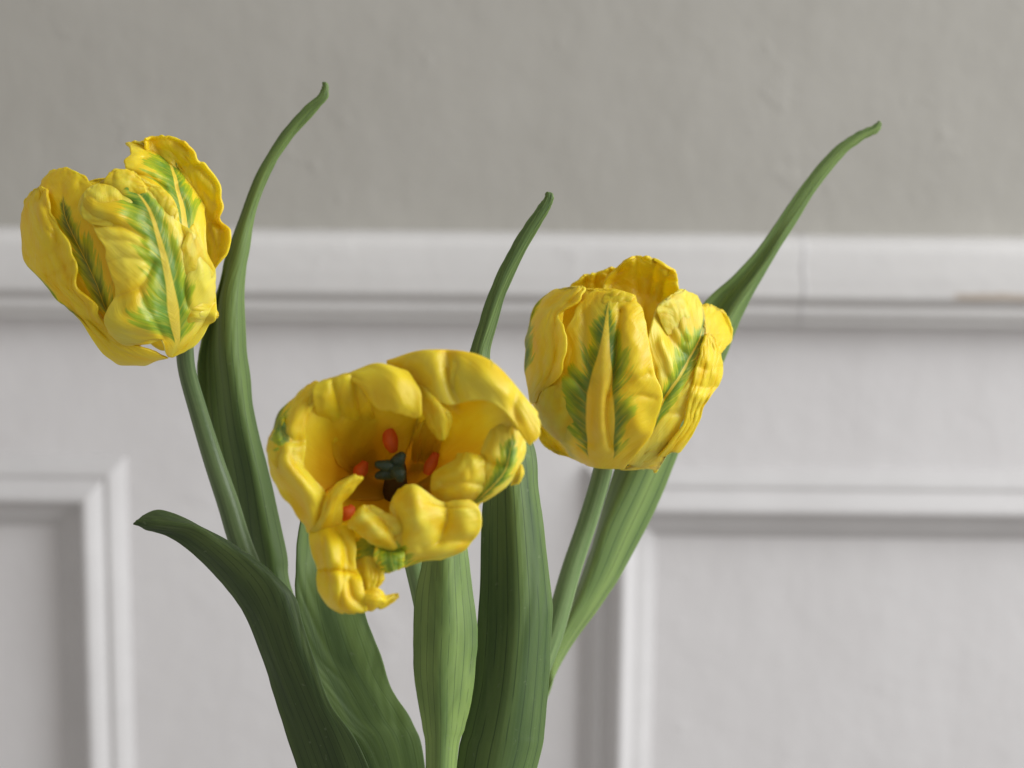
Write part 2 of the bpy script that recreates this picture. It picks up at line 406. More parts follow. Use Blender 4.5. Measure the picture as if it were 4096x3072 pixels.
# back petals first
PL([[(900, 1450), (1000, 1500), (1080, 1450)], [(500, 1000), (800, 1050), (1200, 1000)], [(380, 620), (700, 600), (1250, 600)], [(440, 420), (700, 390), (1100, 380)], [(560, 360), (700, 340), (900, 330)]], side=-1, seed=2, mat=dict(pale=0.1))
PL([[(1050, 1400), (1100, 1350), (1150, 1300)], [(1150, 1000), (1270, 980), (1345, 945)], [(1150, 850), (1300, 835), (1425, 835)], [(1150, 720), (1290, 715), (1455, 715)], [(1150, 610), (1250, 620), (1375, 640)], [(1100, 500), (1230, 510), (1393, 545)],
    [(1080, 400), (1200, 400), (1370, 415)], [(1000, 300), (1150, 300), (1290, 268)], [(900, 200), (1080, 200), (1222, 245)], [(875, 125), (1010, 115), (1192, 160)], [(900, 88, 30), (1000, 70, 40), (1120, 105, 30)]],
   side=-1, Rs=0.45, seed=4, fold=((26, 24, [(1100, 280), (1230, 270)]), (26, 26, [(1200, 650), (1390, 650)]), (-26, 40, [(1000, 110), (1170, 200), (1240, 330), (1340, 450)]),), mat=dict(pale=0.12), edge_roll=60)
PL([[(1000, 1300), (1100, 1250), (1200, 1200)], [(1000, 900), (1150, 880), (1290, 900)], [(980, 600), (1130, 600), (1278, 620)], [(900, 430), (1090, 430), (1252, 470)], [(800, 330), (1070, 340), (1185, 360)], [(738, 255), (1035, 250), (1115, 285)], [(785, 180), (985, 180), (1050, 195)], [(752, 118), (840, 108), (895, 112)]],
   off=-75, seed=5, fold=((26, 22, [(750, 330), (900, 340), (1010, 420)]), (22, 20, [(790, 200), (900, 240), (1000, 300)]), (-24, 45, [(820, 260), (930, 320)]), (16, 30, [(1000, 200), (1080, 400), (1150, 600)]),), mat=dict(flame=0.33, v0=0.18, v1=1.0, rib=0.07, pale=0.35))
PL([[(700, 1500), (800, 1480), (900, 1450)], [(500, 1250), (640, 1250), (800, 1200)], [(400, 1050), (560, 1050), (760, 1000)], [(300, 850), (465, 850), (700, 800)], [(210, 650), (365, 640), (610, 620)], [(170, 480), (340, 500), (560, 450)], [(190, 380), (335, 370), (520, 385)], [(250, 305), (370, 285), (490, 340)]],
   off=-100, seed=6, mat=dict(flame=0.22, v0=0.05, v1=0.80, rib=0.0, dark=0.9, pale=0.05))
PL([[(900, 1590), (960, 1562), (1040, 1545)], [(680, 1578), (800, 1525), (870, 1485)], [(560, 1430), (650, 1435), (760, 1430)], [(400, 1250), (500, 1285), (605, 1305)], [(290, 1150), (420, 1170), (550, 1195, 15)], [(190, 1030), (310, 1050), (435, 1085, 25)],
    [(100, 920), (270, 925, 20), (432, 945, 30)], [(65, 780), (220, 780, 25), (395, 830, 30)], [(65, 640), (180, 650, 15), (325, 700, 30)], [(75, 520), (150, 530), (270, 600, 20)], [(108, 458), (170, 452), (235, 500, 10)], [(160, 430), (190, 412), (225, 430)]],
   off=0, seed=7, fold=((26, 28, [(180, 440), (260, 600), (300, 700), (300, 850), (390, 1010)]), (20, 20, [(110, 880), (230, 870), (340, 780)]), (-24, 50, [(200, 560), (230, 700)]), (22, 22, [(240, 1000), (330, 960), (400, 900)]), (20, 24, [(440, 1260), (560, 1330), (640, 1430)]), (18, 20, [(120, 560), (180, 500), (210, 440)]),), wr=8, ruf=18, jit=20, nu=45, nv=65, mat=dict(flame=0.12, v0=0.2, v1=0.62, uc=0.02, rib=0.0, pale=0.15))
PL([[(1020, 1530), (1060, 1545), (1110, 1520)], [(955, 1405), (1010, 1430), (1090, 1440), (1150, 1450), (1210, 1470)], [(760, 1458, 10), (900, 1385, 25), (1080, 1330), (1200, 1330), (1300, 1335)], [(610, 1320, 30), (780, 1265, 55), (1065, 1200), (1210, 1180, 10), (1362, 1275, 35)],
    [(690, 1140, 0), (850, 1080, 20), (1040, 1050), (1190, 1030, 10), (1340, 1100)], [(640, 950), (800, 900, 22), (1005, 880), (1160, 860, 10), (1338, 965)], [(600, 800), (760, 770, 20), (960, 720), (1090, 720), (1235, 745)], [(530, 670), (690, 620, 15), (915, 580), (1030, 590), (1125, 650)],
    [(462, 572, 25), (600, 520, 25), (850, 480), (980, 510), (1092, 565)], [(472, 450, 15), (600, 440, 15), (780, 410), (900, 430), (1040, 470)], [(590, 392), (650, 345), (745, 335), (850, 385), (965, 412)], [(635, 325), (690, 300), (750, 296), (800, 312), (850, 365)]],
   off=25, seed=11, fold=((28, 24, [(505, 660), (640, 655), (760, 690), (860, 750)]), (26, 20, [(600, 400), (690, 455), (800, 520)]), (22, 20, [(850, 375), (960, 470), (1020, 570)]), (16, 18, [(610, 760), (760, 770), (880, 830)]), (18, 20, [(630, 905), (760, 880), (900, 905)]), (34, 26, [(680, 1140), (800, 1095), (880, 1030), (930, 920)]), (20, 22, [(690, 1060), (790, 1010), (880, 950)]), (14, 40, [(1040, 1400), (1000, 1100), (960, 850), (880, 620)]), (12, 40, [(1140, 1330), (1090, 1080), (1060, 850), (980, 660)]), (24, 22, [(1100, 640), (1150, 760), (1160, 900), (1140, 1060), (1160, 1200)]), (24, 20, [(1170, 1290), (1260, 1205), (1345, 1180)]), (-34, 55, [(500, 500), (570, 550), (690, 590)]), (-26, 50, [(690, 350), (760, 390)]), (-55, 75, [(660, 1340), (760, 1330), (900, 1310)]), (-30, 50, [(1200, 700), (1250, 900), (1290, 1080)]), (-34, 34, [(1240, 1245), (1345, 1262)]), (20, 22, [(1000, 1410), (880, 1200), (850, 1100)]),), wr=7, ruf=14, puff=12, nu=65, nv=85, mat=dict(flame=0.20, v0=0.06, v1=0.97, rib=0.055, pale=0.75))

# flared lobes of the front petal's margin (inner edges run into the petal, outer rims stand free)
for i_, (pale_, rows_) in enumerate((
    (0.6, [[(760, 690, -45), (830, 600, -45), (850, 500, -45)], [(620, 668, 0), (700, 590, 12), (760, 470, -10)], [(500, 645, 20), (590, 540, 40), (680, 420, 15)], [(456, 572, 30), (505, 490, 52), (600, 394, 30)], [(466, 478, 38), (486, 438, 46), (535, 404, 38)]]),
    (0.35, [[(690, 520, -45), (800, 520, -45), (900, 500, -45)], [(625, 420, 0), (750, 410, 18), (880, 430, 0)], [(612, 368, 22), (735, 345, 36), (868, 395, 18)], [(640, 318, 30), (730, 294, 42), (840, 345, 30)]]),
    (0.3, [[(880, 520, -45), (980, 600, -45), (1040, 700, -45)], [(900, 420, 0), (1000, 490, 14), (1090, 600, 0)], [(955, 402, 14), (1030, 452, 28), (1100, 560, 14)]]),
    (0.6, [[(1000, 1420, -45), (1000, 1290, -45), (960, 1150, -45)], [(880, 1450, 0), (870, 1310, 30), (830, 1150, 0)], [(740, 1452, 20), (730, 1310, 60), (740, 1160, 10)], [(640, 1385, 30), (618, 1300, 50), (672, 1225, 22)]]),
    (0.5, [[(1120, 1320, -45), (1130, 1240, -45), (1150, 1180, -45)], [(1210, 1300, 0), (1220, 1240, 24), (1230, 1180, 0)], [(1310, 1295, 20), (1320, 1250, 46), (1310, 1195, 15)], [(1362, 1275, 20), (1370, 1258, 30), (1352, 1232, 20)]]),
    (0.5, [[(1060, 900, -45), (1110, 1000, -45), (1160, 1120, -45)], [(1120, 800, 0), (1190, 900, 24), (1260, 1060, 0)], [(1170, 690, 14), (1240, 840, 36), (1330, 1010, 14)], [(1200, 650, 20), (1262, 790, 34), (1345, 970, 20)]]))):
    PL(rows_, off=28, seed=60 + i_, nu=27, nv=31, jit=9, puff=14, wr=8, rib=0, ruf=10, mat=dict(pale=pale_))
# ================================================================== RIGHT TULIP
fR = Frame(2060, 980, 920 / 1624, 0.795)
tr = empty('tulip', P(0.81).at(985, 2080)); tag(tr, 'rounded yellow parrot tulip with twin green flames on a stem that leans right', 'tulip', 'yellow parrot tulips')
pR = P(0.805)
stem(tr, pR, [(1308, 970, 60), (1301, 1020, 40), (1270, 1125, 5), (1235, 1228, 0), (1210, 1315, 0), (1188, 1385, 0), (1140, 1510, 0), (1080, 1700, 0), (985, 2080, 0)], [21, 21, 21.5, 22, 23, 24, 25, 26, 26], stem_mat(1.7))
ER = (800, 840, 740, 770, 0.0, 560)
def PR(rows, **kw):
    mk = kw.pop('mat', {}); sd = kw.get('seed', 0)
    return surface('petal', fR, rows, tr, petal_mat(seed=sd, **mk), ell=ER, **{**dict(jit=20, puff=28, wr=7, fs=1.15), **kw})
PR([[(500, 1450), (650, 1500), (900, 1450)], [(200, 1000), (700, 1100), (1350, 1000)], [(150, 600), (700, 650), (1450, 650)], [(400, 350), (750, 380), (1200, 400)]], side=-1, seed=21)
PR([[(700, 1000), (900, 1000), (1100, 1000)], [(600, 600), (900, 620), (1190, 600)], [(600, 400), (900, 400), (1172, 400)], [(620, 280), (920, 260, 20), (1158, 290)], [(690, 190, 20), (930, 160, 40), (1148, 215, 20)], [(765, 118, 50), (905, 108, 60), (1090, 160, 50)], [(845, 84, 85), (900, 78, 90), (990, 105, 80)]],
   side=-1, Rs=0.12, off=150, seed=22, nu=55, nv=55, wr=6, ruf=14, jit=14, mat=dict(pale=0.1), edge_roll=50, fold=((-70, 55, [(820, 130), (960, 130), (1080, 200), (1130, 290)]), (30, 26, [(1000, 110), (980, 220), (960, 340)]), (24, 24, [(1100, 170), (1060, 280), (1030, 400)]), (22, 22, [(860, 90), (860, 200), (870, 330)])))
PR([[(420, 650), (580, 650), (760, 650)], [(400, 430), (570, 430), (775, 410)], [(392, 300), (570, 295), (775, 260)], [(430, 262, 20), (585, 228, 20), (750, 185, 20)], [(490, 212, 40), (570, 195, 40), (680, 155, 40)]],
   side=-1, Rs=0.12, off=60, seed=31, nu=45, nv=45, wr=4, ruf=8, jit=8, mat=dict(pale=0.2), edge_roll=30, fold=((34, 24, [(585, 190), (580, 280), (600, 420)]), (26, 22, [(490, 220), (500, 320), (520, 420)]), (22, 22, [(690, 160), (680, 260)])))
PR([[(1200, 900), (1300, 850), (1400, 800)], [(1250, 750), (1370, 725), (1460, 752)], [(1280, 610), (1400, 600, -20), (1522, 690)], [(1300, 510), (1400, 500, -25), (1540, 600)], [(1320, 430), (1420, 450), (1503, 522)], [(1335, 420), (1380, 430), (1440, 455)]], off=-130, seed=23, mat=dict(pale=0.2))
PR([[(300, 1000), (450, 1000), (600, 1000)], [(330, 700), (480, 700), (650, 700)], [(350, 450), (550, 450), (720, 450)], [(410, 330), (560, 340), (740, 350)], [(430, 310), (580, 312), (730, 318)]], off=-70, jit=4, seed=24, mat=dict(pale=0.05))
PR([[(300, 1480), (380, 1500), (480, 1545)], [(180, 1395), (300, 1420), (420, 1440)], [(150, 1250), (260, 1250), (400, 1250)], [(140, 1100), (250, 1080), (400, 1050)], [(160, 950), (260, 900), (400, 850)]], off=-45, seed=25, mat=dict(pale=0.3))
PR([[(740, 1580), (800, 1575), (850, 1560)], [(850, 1588), (900, 1500), (950, 1430)], [(965, 1580), (1010, 1480), (1030, 1380)], [(992, 1600), (1060, 1480), (1110, 1380)], [(1030, 1530), (1085, 1450), (1130, 1390)]], off=-25, seed=26, mat=dict(pale=0.5))
PR([[(780, 1540), (850, 1565), (900, 1585)], [(860, 1380), (950, 1370), (1080, 1440)], [(920, 1180), (1010, 1160), (1190, 1240)], [(945, 950, 10), (1110, 1010), (1232, 1050)], [(938, 700, 25), (1190, 880), (1278, 900)], [(985, 455, 30), (1255, 750), (1312, 770)], [(1110, 345, 20), (1305, 640), (1336, 690)], [(1190, 318, 10), (1325, 540), (1340, 610)], [(1285, 352), (1318, 430), (1336, 520)]],
   off=-15, seed=27, fold=((34, 36, [(1000, 480), (1060, 600), (1180, 760)]), (-26, 26, [(1030, 690), (1090, 820), (1110, 920)]), (-30, 50, [(1190, 430), (1190, 620)]), (22, 20, [(1110, 380), (1130, 520), (1200, 680)]), (18, 30, [(1010, 1110), (1150, 900), (1300, 690)]), (24, 18, [(990, 880), (1000, 1000), (1060, 1080)]), (18, 20, [(960, 1250), (1060, 1190), (1180, 1180)]),), wr=6, puff=14, nu=61, nv=71, mat=dict(flame=0.20, v0=0.12, v1=0.98, rib=0.06, pale=0.95))
PR([[(1000, 1500), (1050, 1490), (1100, 1450)], [(1100, 1380), (1140, 1400), (1168, 1450)], [(1195, 1250), (1240, 1270), (1275, 1285)], [(1222, 1100), (1290, 1110), (1345, 1130)], [(1265, 930), (1360, 960), (1425, 1000)], [(1300, 780), (1390, 790), (1463, 830)], [(1330, 680), (1380, 680), (1440, 740)], [(1350, 630), (1380, 625), (1402, 650)]], off=35, seed=28, fold=((24, 20, [(1230, 1180), (1290, 1150), (1350, 1110)]), (24, 20, [(1270, 1000), (1340, 1010), (1410, 1000)]), (20, 18, [(1300, 860), (1380, 870), (1450, 860)]), (-26, 40, [(1340, 760), (1400, 900)]), (-24, 40, [(1280, 1060), (1330, 1080)]),), wr=8, jit=12, mat=dict(pale=0.25))
PR([[(480, 1545), (600, 1575), (770, 1578)], [(390, 1492), (480, 1470), (610, 1480, 5), (740, 1480), (850, 1490)], [(330, 1400), (450, 1380), (610, 1380, 10), (765, 1350), (920, 1390)], [(205, 1260), (390, 1230), (608, 1230, 15), (800, 1200, 10), (975, 1275)], [(170, 1090), (360, 1060), (605, 1070, 20), (830, 1040, 20), (1042, 1080)],
    [(220, 960), (370, 900), (618, 920, 25), (820, 890, 25), (968, 905)], [(340, 760), (450, 750), (632, 760, 25), (800, 720, 30), (945, 760)], [(370, 620), (470, 600), (645, 610, 25), (790, 570, 30), (940, 590)], [(410, 500), (510, 480), (655, 480, 20), (770, 450, 20), (912, 485)], [(480, 390), (570, 390), (672, 380, 15), (770, 370, 10), (872, 412)], [(580, 320), (640, 330), (700, 318, 0), (755, 338), (832, 348)]],
   off=20, seed=29, fold=((34, 48, [(500, 500), (520, 800), (550, 1100), (540, 1350)]), (40, 26, [(745, 470), (720, 750), (695, 950), (655, 1060), (645, 1250), (680, 1410)]), (-42, 90, [(810, 560), (850, 720), (850, 880)]), (-36, 80, [(820, 1150), (860, 1280)]), (22, 20, [(660, 1060), (800, 965), (940, 905)]), (16, 18, [(700, 1130), (850, 1060), (990, 1080)]), (24, 24, [(170, 1080), (260, 1175), (400, 1230), (470, 1310)]), (18, 20, [(330, 880), (430, 950), (500, 1060)]), (-22, 60, [(300, 1060), (360, 1000)]), (-16, 45, [(620, 600), (610, 900), (610, 1300)]), (20, 22, [(380, 1460), (480, 1400), (560, 1400)]),), wr=7, rib=-6, puff=12, nu=65, nv=85, mat=dict(flame=0.20, v0=0.05, v1=0.93, rib=0.19, pale=0.25, dark=0.45, cream=0.3))
PR([[(112, 1130), (135, 1120), (152, 1108)], [(103, 1035), (140, 1040), (195, 1030)], [(90, 930), (200, 930, 20), (305, 930, 10)], [(75, 800), (220, 820, 25), (357, 800, 20)], [(70, 700), (220, 700, 25), (377, 680, 25)], [(93, 590), (220, 590, 20), (350, 580, 25)], [(143, 460), (260, 480, 10), (312, 500, 15)], [(220, 350), (330, 390), (445, 412, 10)], [(300, 312), (400, 320), (487, 340)], [(390, 300), (440, 297), (492, 298)]],
   off=55, seed=30, fold=((26, 26, [(300, 500), (270, 640), (290, 800), (230, 940)]), (-30, 40, [(340, 560), (355, 700), (330, 850)]), (18, 18, [(100, 820), (180, 835), (240, 850)]), (18, 18, [(100, 870), (200, 885)]), (20, 20, [(180, 460), (270, 420), (400, 400)]),), wr=7, mat=dict(flame=0.22, v0=0.2, v1=0.85, uc=0.02, rib=0.0, pale=0.35, dark=0.3))

for i_, (pale_, rows_) in enumerate((
    (0.3, [[(470, 1330, -45), (440, 1180, -45), (420, 1020, -45)], [(330, 1380, 0), (320, 1190, 24), (340, 980, 0)], [(220, 1300, 20), (210, 1160, 40), (260, 990, 15)], [(180, 1240, 26), (165, 1110, 36), (205, 1010, 22)]]),
    (0.15, [[(540, 560, -45), (640, 520, -45), (740, 500, -45)], [(600, 420, 0), (700, 400, 14), (800, 420, 0)], [(640, 340, 20), (745, 322, 34), (840, 360, 18)]]),
    (0.9, [[(1080, 640, -45), (1160, 620, -45), (1240, 600, -45)], [(1030, 520, 0), (1130, 470, 18), (1230, 470, 0)], [(1000, 450, 22), (1090, 385, 40), (1200, 345, 22)], [(1060, 398, 30), (1130, 340, 40), (1190, 318, 30)]]))):
    PR(rows_, off=24, seed=70 + i_, nu=27, nv=31, jit=9, puff=14, wr=8, rib=0, ruf=10, mat=dict(pale=pale_))

# ================================================================== MIDDLE TULIP
fM = Frame(1040, 1360, 1160 / 1718, 0.69)
tm = empty('tulip', P(0.79).at(935, 2080)); tag(tm, 'wide open yellow parrot tulip showing red anthers and a dark pistil in its cup', 'tulip', 'yellow parrot tulips')
def deep(r): return r if r > -150 else -150 + (r + 150) * 1.7        # the cup is about 4 cm deep
def PM(rows, **kw):
    rows = [[(q[0], q[1], deep(q[2])) for q in r_] for r_ in rows]
    mk = kw.pop('mat', {}); sd = kw.get('seed', 0)
    kw.setdefault('rib', 0); kw.setdefault('fs', 1.25); kw.setdefault('puff', 14); kw.setdefault('wr', 6); kw.setdefault('jit', 16); kw.setdefault('ruf', 16); kw.setdefault('thick', 0.0011)
    return surface('petal', fM, rows, tm, petal_mat(seed=sd, **mk), **kw)
pM = P(0.755)
stem(tm, pM, [(860, 1000, 150), (872, 1090, 100), (886, 1180, 30), (918, 1320, -8), (945, 1480, -14), (950, 1700, -16), (935, 2080, -16)], [19, 20, 21, 22, 22, 24, 26], stem_mat(1.7))
PM([[(560, 1170, -110), (700, 1180, -90), (870, 1170, -90)], [(555, 1290, -60), (700, 1290, -30), (865, 1280, -40)], [(600, 1345, -60), (735, 1382, -50), (845, 1350, -60)]], seed=40, puff=20, mat=dict(flame=0.6, v0=-0.2, v1=1.05, uc=0.55, rib=0.03, pale=0.1))
# inner walls of the cup
PM([[(560, 760, -410), (720, 850, -450), (920, 850, -440)], [(390, 900, -230), (620, 980, -370), (960, 980, -390)], [(350, 1060, -140), (600, 1130, -250), (1060, 1110, -270)], [(380, 1160, -100), (620, 1230, -140), (1060, 1230, -160)]], seed=41, mat=dict(heart=0.8, pale=0.0))
PM([[(850, 900, -430), (880, 940, -430), (880, 980, -420)], [(1080, 780, -340), (1080, 900, -340), (1050, 1020, -330)], [(1250, 700, -200), (1250, 900, -180), (1180, 1100, -200)], [(1330, 700, -110), (1320, 900, -110), (1240, 1100, -120)]], seed=42, mat=dict(heart=0.6, pale=0.05))
PM([[(850, 930, -430), (890, 930, -425), (930, 935, -415), (960, 940, -400)], [(840, 760, -430), (980, 740, -390), (1100, 760, -340), (1180, 800, -300)], [(900, 560, -380), (1080, 560, -320), (1250, 580, -230), (1380, 650, -150)], [(950, 420, -300), (1120, 420, -230), (1320, 430, -120), (1500, 560, -30)],
    [(900, 260, -220), (1100, 250, -110), (1380, 260, -20), (1590, 460, 20)], [(740, 130, -140), (1000, 65, 0), (1350, 122, 60), (1640, 440, 50)], [(850, 180, -90), (1080, 190, 75), (1370, 240, 130), (1662, 540, 90)], [(960, 310, -40), (1100, 385, 80), (1370, 370, 140), (1605, 632, 90)]],
   seed=43, fold=((50, 42, [(1110, 90), (1130, 250), (1180, 360)]), (-30, 80, [(1330, 210), (1450, 300)]), (30, 30, [(1540, 260), (1500, 380), (1520, 470)]), (-26, 70, [(950, 120), (1020, 200)]),), wr=4, ruf=18, nu=49, nv=57, mat=dict(heart=0.42, pale=0.5))
PM([[(760, 950, -420), (800, 930, -430), (850, 930, -430)], [(370, 930, -250), (600, 780, -400), (890, 760, -450)], [(235, 790, -110), (500, 600, -250), (960, 580, -410)], [(230, 600, -20), (450, 430, -90), (930, 440, -320)], [(265, 420, 10), (430, 300, -20), (800, 300, -170)], [(325, 290, 20), (520, 215, -10), (800, 195, -70)],
    [(370, 248, 20), (570, 196, 25), (700, 145, 40), (880, 195, 45)], [(430, 232, 25), (610, 200, 60), (790, 210, 110), (950, 300, 110)], [(500, 218, 30), (650, 280, 90), (800, 330, 140), (955, 420, 115)], [(570, 200, 35), (690, 400, 80), (800, 430, 115), (920, 462, 85)]],
   seed=44, fold=((-14, 60, [(800, 250), (830, 380)]), (-30, 40, [(560, 380), (530, 450), (480, 520)]), (26, 30, [(440, 250), (470, 330)]),), wr=3, puff=8, ruf=12, nu=45, nv=61, mat=dict(heart=0.40, pale=0.2))
PM([[(900, 260, -60), (980, 280, 20), (1060, 370, 0)], [(950, 400, -20), (1040, 380, 80), (1125, 430, 20)], [(1000, 500, -40), (1070, 470, 60), (1135, 470, 10)], [(1050, 585, -70), (1085, 590, -30), (1118, 545, -40)]], seed=45, mat=dict(pale=0.25))
PM([[(290, 1140, -150), (330, 1150, -120), (370, 1100, -130)], [(220, 1020, -100), (300, 1000, 0), (380, 960, -60)], [(130, 930, -60), (240, 860, 60), (350, 870, 0)], [(60, 790, -60), (160, 740, 70), (260, 740, 20)], [(45, 680, -80), (150, 620, 70), (265, 620, 30)], [(60, 570, -100), (170, 500, 50), (285, 500, 30)], [(120, 450, -120), (220, 390, 20), (310, 400, 30)], [(210, 340, -120), (280, 300, 0), (360, 310, 30)], [(290, 260, -90), (340, 250, -20), (390, 250, 30)]],
   seed=46, jit=24, fold=((34, 26, [(110, 560), (200, 600), (290, 590)]), (-34, 40, [(140, 720), (250, 840), (330, 930)]), (30, 28, [(290, 360), (200, 420), (150, 500)]), (26, 26, [(120, 880), (200, 930), (260, 1010)]),), wr=4, mat=dict(flame=0.5, v0=0.52, v1=0.90, uc=0.0, rib=0.0, dark=0.7, pale=0.35))
PM([[(290, 1140, -100), (380, 1130, -60), (470, 1100, -110)], [(350, 1050, -40), (410, 1030, 0), (480, 980, -60)], [(390, 950, 0), (450, 920, 40), (520, 920, -20)], [(440, 870, 20), (500, 860, 60), (570, 860, 0)], [(520, 815, 30), (570, 803, 50), (617, 812, 20)]], seed=47, mat=dict(pale=0.3))
PM([[(300, 1130, -120), (400, 1105, -60), (540, 1100, -100)], [(310, 1220, -40), (420, 1210, 60), (572, 1180, 0)], [(340, 1350, 0), (440, 1330, 100), (565, 1330, 40)], [(350, 1400, 0), (460, 1410, 115), (600, 1400, 60)], [(352, 1490, 0), (470, 1500, 130), (612, 1500, 80)], [(400, 1570, -20), (500, 1590, 90), (625, 1590, 70)], [(480, 1615, -40), (560, 1615, 40), (640, 1600, 50)]], seed=48, fold=((34, 20, [(330, 1368), (450, 1362), (600, 1395)]), (12, 13, [(380, 1180), (400, 1320), (420, 1500)]), (12, 13, [(480, 1160), (490, 1300), (480, 1560)]), (26, 26, [(440, 1120), (500, 1200), (520, 1320)]), (22, 24, [(520, 1430), (540, 1520), (600, 1560)]), (-26, 50, [(400, 1230), (420, 1300)]),), wr=4, mat=dict(pale=0.15))
PM([[(560, 1310, -60), (650, 1280, -20), (735, 1330, -50)], [(565, 1400, -40), (660, 1400, 0), (738, 1400, -30)], [(590, 1490, -30), (650, 1500, 0), (705, 1455, -30)]], seed=49, mat=dict(pale=0.1))
PM([[(590, 1570, 30), (600, 1520, 80), (620, 1485, 60)], [(650, 1602, 30), (670, 1540, 100), (680, 1468, 60)], [(690, 1585, 20), (715, 1540, 80), (722, 1495, 50)], [(720, 1585, 10), (740, 1550, 40), (735, 1520, 30)], [(780, 1552, 5), (785, 1530, 15), (780, 1508, 10)], [(820, 1520, 0), (823, 1515, 0), (820, 1510, 0)]], seed=50, ruf=8, mat=dict(pale=0.1))
PM([[(740, 1365, -150), (840, 1350, -110), (960, 1305, -110), (1060, 1300, -130)], [(740, 1250, -30), (880, 1230, 40), (1080, 1245, 25), (1220, 1232, -60)], [(790, 1120, 0), (920, 1110, 90), (1110, 1110, 45), (1300, 1140, 0)], [(765, 1010, -20), (900, 1000, 115), (1090, 1010, 50), (1314, 1040, 20)], [(775, 950, -30), (900, 908, 100), (1085, 995, 25), (1290, 985, 20)], [(830, 890, -40), (910, 858, 70), (1075, 955, 25), (1235, 945, 10)]],
   seed=51, fold=((30, 30, [(1085, 930), (1110, 1050), (1060, 1190)]), (-30, 60, [(930, 920), (930, 1060)]), (26, 30, [(800, 980), (850, 1120), (840, 1240)]), (-26, 60, [(1200, 1010), (1220, 1120)]), (22, 24, [(960, 1230), (1100, 1190), (1240, 1180)]),), wr=4, nu=45, mat=dict(flame=0.5, v0=-0.1, v1=0.36, uc=0.02, rib=0.0, pale=0.55))
PM([[(740, 1240, -40), (800, 1240, 10), (870, 1165, -20)], [(640, 1190, 10), (740, 1150, 75), (825, 1105, 30)], [(560, 1130, 20), (670, 1070, 80), (795, 1055, 30)], [(540, 1090, 10), (620, 1030, 60), (732, 1022, 20)], [(580, 1010, -10), (610, 982, 10), (655, 980, 0)]], seed=52, fold=((30, 26, [(640, 1010), (720, 1080), (800, 1170)]), (-26, 40, [(600, 1060), (700, 1140)]),), mat=dict(pale=0.7))
PM([[(1060, 960, -110), (1180, 960, -60), (1260, 950, -80)], [(1010, 880, -90), (1190, 880, 40), (1312, 880, 0)], [(1030, 790, -100), (1210, 790, 60), (1332, 780, 0)], [(1150, 715, -60), (1240, 715, 45), (1328, 725, 0)], [(1180, 680, -80), (1240, 670, -20), (1300, 690, -20)]], seed=53, fold=((18, 24, [(1090, 850), (1200, 840), (1320, 860)]), (12, 24, [(1230, 700), (1240, 800)]),), ruf=8, mat=dict(pale=0.4))
PM([[(1250, 950, -100), (1265, 960, -90), (1290, 970, -100)], [(1290, 860, -40), (1335, 905, -20), (1375, 930, -60)], [(1310, 740, -30), (1405, 835, 30), (1455, 860, -50)], [(1320, 650, -40), (1465, 755, 40), (1530, 760, -60)], [(1370, 550, -50), (1485, 645, 20), (1565, 660, -80)], [(1440, 490, -60), (1500, 560, 0), (1565, 560, -80)], [(1480, 478, -70), (1505, 490, -40), (1522, 530, -70)]], seed=54, fold=((20, 22, [(1330, 700), (1400, 740), (1450, 740)]), (-26, 40, [(1400, 580), (1380, 680)]),), ruf=8, mat=dict(flame=0.24, v0=-0.1, v1=0.9, rib=0.02, pale=0.85))
PM([[(1485, 860, -95), (1510, 852, -90), (1530, 850, -95)], [(1500, 810, -70), (1530, 800, -40), (1562, 790, -70)], [(1520, 750, -80), (1540, 735, -70), (1550, 750, -80)]], seed=55, ruf=3, mat=dict(pale=0.2))

# folded inner petals
PM([[(880, 800, -430), (940, 790, -420), (1000, 800, -410)], [(900, 680, -385), (970, 660, -345), (1060, 680, -330)], [(915, 570, -320), (990, 545, -280), (1070, 580, -255)], [(940, 500, -290), (1000, 478, -260), (1055, 520, -230)]], seed=84, off=-20, wr=8, puff=24, mat=dict(heart=1.1, pale=0.0))
PM([[(600, 830, -400), (660, 790, -430), (730, 770, -430)], [(470, 750, -270), (560, 665, -310), (670, 610, -345)], [(410, 640, -185), (520, 565, -225), (650, 495, -270)], [(430, 580, -160), (520, 520, -190), (620, 478, -225)]], seed=85, off=-50, wr=8, puff=24, mat=dict(heart=1.1, pale=0.0))
# rolled lobes along the rim of the cup
PM([[(380, 640, -290), (540, 580, -330), (720, 520, -370)], [(330, 460, -40), (480, 430, -70), (650, 395, -110)], [(318, 300, 50), (480, 248, 62), (640, 215, 40)], [(372, 244, 10), (480, 212, 10), (625, 188, 5)]], seed=80, wr=5, jit=10, fold=((26, 24, [(430, 230), (450, 330), (480, 450)]), (22, 22, [(560, 210), (570, 330), (590, 450)]), (-20, 40, [(380, 330), (390, 400)])), mat=dict(pale=0.15))
PM([[(150, 800, -40), (200, 720, -20), (230, 640, -40)], [(95, 740, 40), (150, 660, 60), (200, 560, 30)], [(52, 660, 10), (100, 570, 50), (150, 490, 20)], [(62, 575, -40), (95, 520, -10), (140, 460, -30)]], seed=81, wr=5, jit=12, mat=dict(flame=0.5, v0=0.35, v1=1.1, uc=0.75, rib=0.0, dark=0.8, pale=0.3))
PM([[(1120, 330, 20), (1230, 300, 60), (1340, 330, 90)], [(1130, 210, 70), (1240, 190, 115), (1370, 220, 130)], [(1140, 125, 60), (1250, 118, 80), (1380, 140, 90)], [(1170, 122, 0), (1260, 116, 10), (1360, 124, 20)]], seed=82, wr=5, jit=10, mat=dict(pale=0.5))
